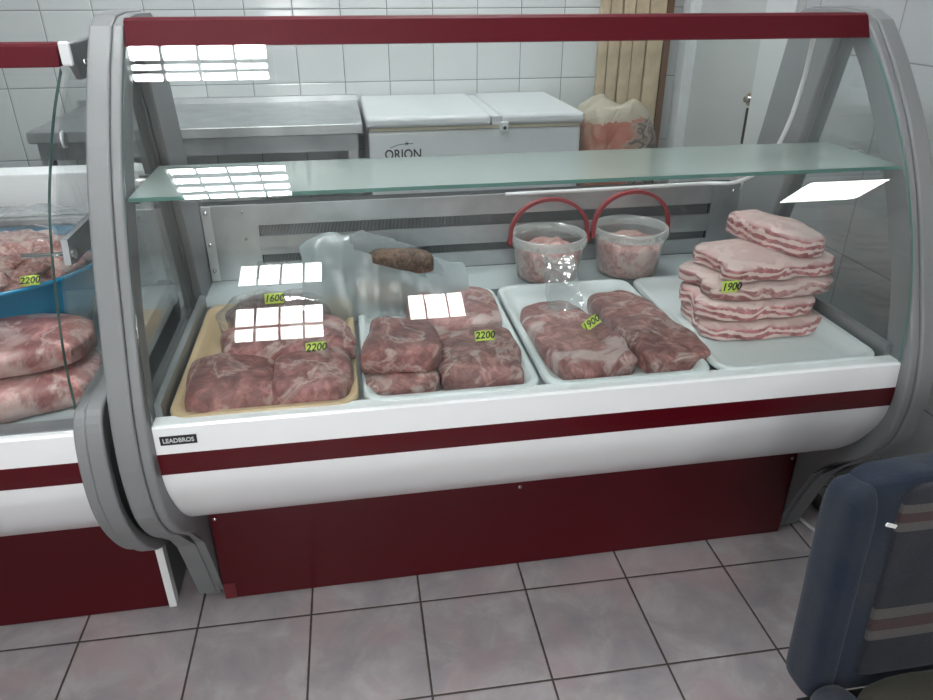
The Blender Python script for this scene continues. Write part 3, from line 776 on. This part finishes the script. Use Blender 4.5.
# ------------------------------------------------------------------ behind the case
fz = thing('chest_freezer', 'white chest freezer with two lids against the tiled back wall', 'freezer', (.94,1.81,0))
part('freezer_body', B(.52,1.362,1.515,2.11,.03,1.035), M_freezer, fz, bevel=.012)
part('gasket', B(.525,1.357,1.512,2.108,1.0355,1.047), M_gasket, fz)
for x0, x1 in ((.512,.995), (1.035,1.37)):
    bm = bmesh.new(); box(bm, x0, x1, 1.50, 2.112, 1.0475, 1.088); part('lid', bm, M_freezer, fz, bevel=.014, seg=4)
bm = bmesh.new(); box(bm, .998, 1.032, 1.508, 2.10, 1.0475, 1.080); part('lid_bar', bm, M_freezer, fz)
bm = bmesh.new(); box(bm, 1.030, 1.062, 1.494, 1.515, 1.022, 1.060); o = part('lid_lock', bm, M_freezer, fz, bevel=.004)
bm = bmesh.new(); cyl(bm, (1.047,1.493,1.038), (1.047,1.4935,1.038), .007); part('keyhole', bm, M_dark, o)
text_mesh('ORION', .052, M_black, 'maker_lettering', fz, Vector((.650,1.5140,.945))-Vector(fz.location), (math.radians(90),0,0), bold=.0008, sx=.85)
bm = bmesh.new(); tube(bm, [(.60,1.514,.972),(.64,1.514,.984),(.69,1.514,.986)], .0012, 6)
for k in range(5):
    a = k*2*math.pi/5+.3; cyl(bm, (.665,1.5138,.987), (.665+.010*math.cos(a),1.5138,.987+.010*math.sin(a)), .002, .0004, 6)
part('maker_swoosh', bm, M_black, fz)

tb = thing('steel_table', 'stainless steel work table against the back wall left of the freezer', 'table', (-.09,1.8,0))
part('tabletop', B(-.68,.500,1.505,2.125,1.030,1.068), M_steel, tb, bevel=.003)
part('backsplash', B(-.68,.500,2.108,2.134,1.0685,1.092), M_steel, tb)
part('apron', B(-.66,.480,1.53,2.09,.965,1.0295), M_dsteel, tb)
part('undershelf', B(-.66,.480,1.53,2.10,.30,.325), M_dsteel, tb)
for x in (-.64,.46):
    for y in (1.55,2.08): part('leg', B(x-.018,x+.018,y-.018,y+.018,.001,.964), M_steel, tb)

# woven sack
bm = blob(.34,.30,1.10, seed=61, e=3, ez=6, amp=.06, fr=2.2, cuts=26)
g = G('printed_woven_sack')
tc = g.n('ShaderNodeTexCoord').outputs['Object']; sp = g.n('ShaderNodeSeparateXYZ', {0: tc})
nn = g.n('ShaderNodeTexNoise', {'Vector': tc, 'Scale': 9., 'Detail': 5., 'Distortion': 1.5})
w = g.math('ADD', sp.outputs[0], g.math('MULTIPLY', nn.outputs['Fac'], .28))
col = g.ramp(g.math('ADD', g.math('MULTIPLY', w, 2.4), .12), [(.0,(.36,.28,.22)),(.25,(.30,.10,.07)),(.50,(.36,.15,.11)),(.56,(.30,.25,.20)),(.61,(.07,.06,.06)),(.66,(.34,.29,.25)),(.74,(.09,.08,.08)),(.82,(.36,.28,.24))])
cc_ = g.mix(g.math('GREATER_THAN', g.math('ADD', sp.outputs[2], g.math('MULTIPLY', nn.outputs['Fac'], .12)), 1.10), col, (.34,.31,.24))
g.link(cc_, g.b.inputs['Base Color']); g.b.inputs['Roughness'].default_value = .5
g.link(g.n('ShaderNodeBump', {'Height': nn.outputs['Fac'], 'Strength': .8, 'Distance': .02}).outputs[0], g.b.inputs['Normal'])
for v in bm.verts:
    if v.co.z > .9: v.co.z += (.04*noise.noise(Vector((v.co.x*12, v.co.y*12, 5)))) - .10*max(0, v.co.x)*(v.co.z > 1.0)
o = mkobj('woven_sack', bm, g.m, smooth=True); o.location = (1.555,1.66,0); tag(o, 'filled woven sack with red and black print beside the freezer', 'sack')

# planks leaning in the corner
pl = [(1.598,1.640),(1.646,1.700),(1.706,1.757),(1.762,1.825),(1.831,1.905)]
names = ['first plank from the left, narrowest', 'second plank from the left', 'third plank from the left, in the middle', 'fourth plank from the left', 'widest plank, rightmost of the pale row']
for i, (a, b) in enumerate(pl):
    bm = B(a, b, 2.06+.008*(i % 2), 2.085+.008*(i % 2), .001, 2.45-.05*(i % 3))
    o = mkobj('wooden_plank', bm, M_wood, bevel=.003); origin_to(o, ((a+b)/2, 2.07, 0)); tag(o, 'pale upright pine board in the corner, '+names[i], 'plank', 'pale planks standing in the corner')
    cr = None
o = mkobj('wooden_batten', B(1.912,1.945,2.07,2.10,.001,2.3), M_brown, bevel=.002); tag(origin_to(o, (1.93,2.085,0)), 'dark brown batten between the pale planks and the door frame', 'batten')

# pipe and cable along the floor at the right
bm = bmesh.new(); tube(bm, [(1.965,1.9,.02),(1.955,1.2,.02),(1.93,.75,.02),(1.88,.42,.02),(1.89,.2,.02),(1.93,-.3,.02)], .019)
tag(mkobj('floor_pipe', bm, M_pipe, smooth=True), 'dark pipe running along the floor by the right wall', 'pipe')
bm = bmesh.new(); tube(bm, [(1.86,1.4,.006),(1.80,.75,.006),(1.776,.42,.006),(1.79,.25,.006),(1.84,.12,.006),(1.86,-.2,.006)], .0055)
tag(mkobj('floor_cable', bm, M_cable, smooth=True), 'thin pale cable on the floor beside the dark pipe', 'cable')

# ------------------------------------------------------------------ worn armchair
def fabric(name, stripes=False, kind='blue'):
    g = G(name)
    tc = g.n('ShaderNodeTexCoord').outputs['Object']
    n1 = g.n('ShaderNodeTexNoise', {'Vector': tc, 'Scale': 5., 'Detail': 6., 'Roughness': .65})
    stretch = g.n('ShaderNodeMapping', {'Vector': tc, 'Scale': (900., 900., 120.) if kind != 'blue' else (140., 140., 900.)}).outputs[0]
    n2 = g.n('ShaderNodeTexNoise', {'Vector': stretch, 'Scale': 1., 'Detail': 2.})
    if kind == 'blue': base = g.ramp(n1.outputs['Fac'], [(.35,(.012,.022,.045)),(.55,(.022,.032,.050)),(.7,(.042,.046,.050))])
    elif kind == 'olive': base = g.ramp(n2.outputs['Fac'], [(.35,(.030,.028,.018)),(.65,(.10,.095,.07))])
    else: base = g.ramp(n1.outputs['Fac'], [(.35,(.016,.018,.028)),(.65,(.034,.036,.046))])
    if stripes:
        z = g.n('ShaderNodeSeparateXYZ', {0: tc}).outputs[2]
        for zc, hw, col in stripes:
            d = g.math('LESS_THAN', g.math('ABSOLUTE', g.math('SUBTRACT', z, zc)), hw)
            base = g.mix(d, base, col)
    dark = g.mix(g.math('MULTIPLY', n2.outputs['Fac'], .55), base, (.015,.015,.02))
    g.link(dark, g.b.inputs['Base Color']); g.b.inputs['Roughness'].default_value = .95
    g.b.inputs['Specular IOR Level'].default_value = .15; g.b.inputs['Sheen Weight'].default_value = .12
    g.link(g.n('ShaderNodeBump', {'Height': n2.outputs['Fac'], 'Strength': .5, 'Distance': .002}).outputs[0], g.b.inputs['Normal'])
    return g.m
F_blue = fabric('worn_blue_fabric'); F_olive = fabric('olive_woven_fabric', kind='olive')
gy = (.11,.105,.10); rd = (.07,.04,.042)
F_strip = fabric('striped_dark_fabric', [(.372,.009,gy),(.354,.010,rd),(.336,.009,gy),(.148,.012,gy),(.122,.013,rd),(.098,.011,gy)], kind='dark')
ch = thing('armchair', 'worn blue fabric chair with striped back panel, bottom right corner', 'chair', (1.462,-.49,-.0))
def cushion(name, sx, sy, sz, loc, m, rot=(0,0,0), seed=0, e=5, ez=3., amp=.04, par=None, slope=0.):
    bm = blob(sx, sy, sz, seed=seed, e=e, ez=ez, amp=amp, fr=3, cuts=22)
    for v in bm.verts: v.co.z += slope*v.co.x*(v.co.z/sz)**2
    o = mkobj(name, bm, m, par or ch, smooth=True); o.location = loc; o.rotation_euler = [math.radians(a) for a in rot]; return o
bk = cushion('backrest', .485, .080, .470, (0,0,.345), F_blue, (-4,0,0), 71, e=7, ez=9, amp=.03)
cushion('back_panel', .36, .022, .415, (.01,-.038,.045), F_strip, (0,0,0), 72, e=9, ez=14, amp=.02, par=bk)
cushion('side_bolster', .060, .088, .455, (-.232,-.002,.340), F_blue, (-4,0,0), 73, e=3.6, ez=6, amp=.06, slope=.35)
cushion('side_bolster', .060, .088, .455, (.232,-.002,.340), F_blue, (-4,0,0), 74, e=3.6, ez=6, amp=.06, slope=-.35)
cushion('seat', .42, .48, .12, (0,-.285,.295), F_olive, (2,0,0), 75, e=6, ez=3.5, amp=.03)
cushion('seat_bolster', .085, .50, .16, (-.235,-.29,.265), F_blue, (2,0,0), 76, e=4, ez=3, amp=.05)
cushion('seat_bolster', .085, .50, .16, (.235,-.29,.265), F_blue, (2,0,0), 77, e=4, ez=3, amp=.05)
mkobj('seat_base', B(-.24, .24, -.50, .0, .22, .29), M_dark, ch)
for x in (-.23,.23):
    for y in (-.52,-.06):
        bm = bmesh.new(); cyl(bm, (x,y,.001), (x,y,.225), .016, .02); mkobj('leg', bm, M_pipe, ch)
bm = bmesh.new(); box(bm, -.010,.010,-.003,.0,-.003,.003)
o = mkobj('torn_edge', bm, M_cable, ch); o.location = (-.215,-.048,.765); o.rotation_euler = (0,.35,0)

# ------------------------------------------------------------------ light, world, camera
w = bpy.data.worlds.new('sky'); S.world = w; w.use_nodes = True
bgn = w.node_tree.nodes['Background']; bgn.inputs[0].default_value = (1,.99,.97,1); bgn.inputs[1].default_value = 16.
for (x0, x1, z0, z1) in ((WX0,WX1,WZ0,WZ1), (VX0,VX1,VZ0,VZ1)):
    ld = bpy.data.lights.new('window_portal', 'AREA'); ld.shape = 'RECTANGLE'; ld.size = x1-x0; ld.size_y = z1-z0; ld.cycles.is_portal = True
    lo = bpy.data.objects.new('window_portal', ld); C.objects.link(lo); lo.location = ((x0+x1)/2, Y0-.13, (z0+z1)/2); lo.rotation_euler = (math.radians(90), 0, 0)

cam = bpy.data.cameras.new('camera'); co = bpy.data.objects.new('camera', cam); C.objects.link(co)
cam.sensor_width = 36; cam.lens = 36*715.36/933; cam.clip_start = .01
yaw, pit, rol = .1654, .4746, -.0002
f = Vector((math.sin(yaw)*math.cos(pit), math.cos(yaw)*math.cos(pit), -math.sin(pit)))
rt = Vector((math.cos(yaw), -math.sin(yaw), 0)); up = rt.cross(f)
r2 = rt*math.cos(rol)+up*math.sin(rol); u2 = up*math.cos(rol)-rt*math.sin(rol)
mw = Matrix((r2, u2, -f)).transposed().to_4x4(); mw.translation = Vector((.4278,-1.3072,1.5403))
co.matrix_world = mw; S.camera = co
S.view_settings.view_transform = 'Standard'; S.view_settings.look = 'None'; S.view_settings.gamma = 1
S.view_settings.exposure = .45
S.cycles.transparent_max_bounces = 32
for o in bpy.data.objects:
    if '_abs' in o: del o['_abs']
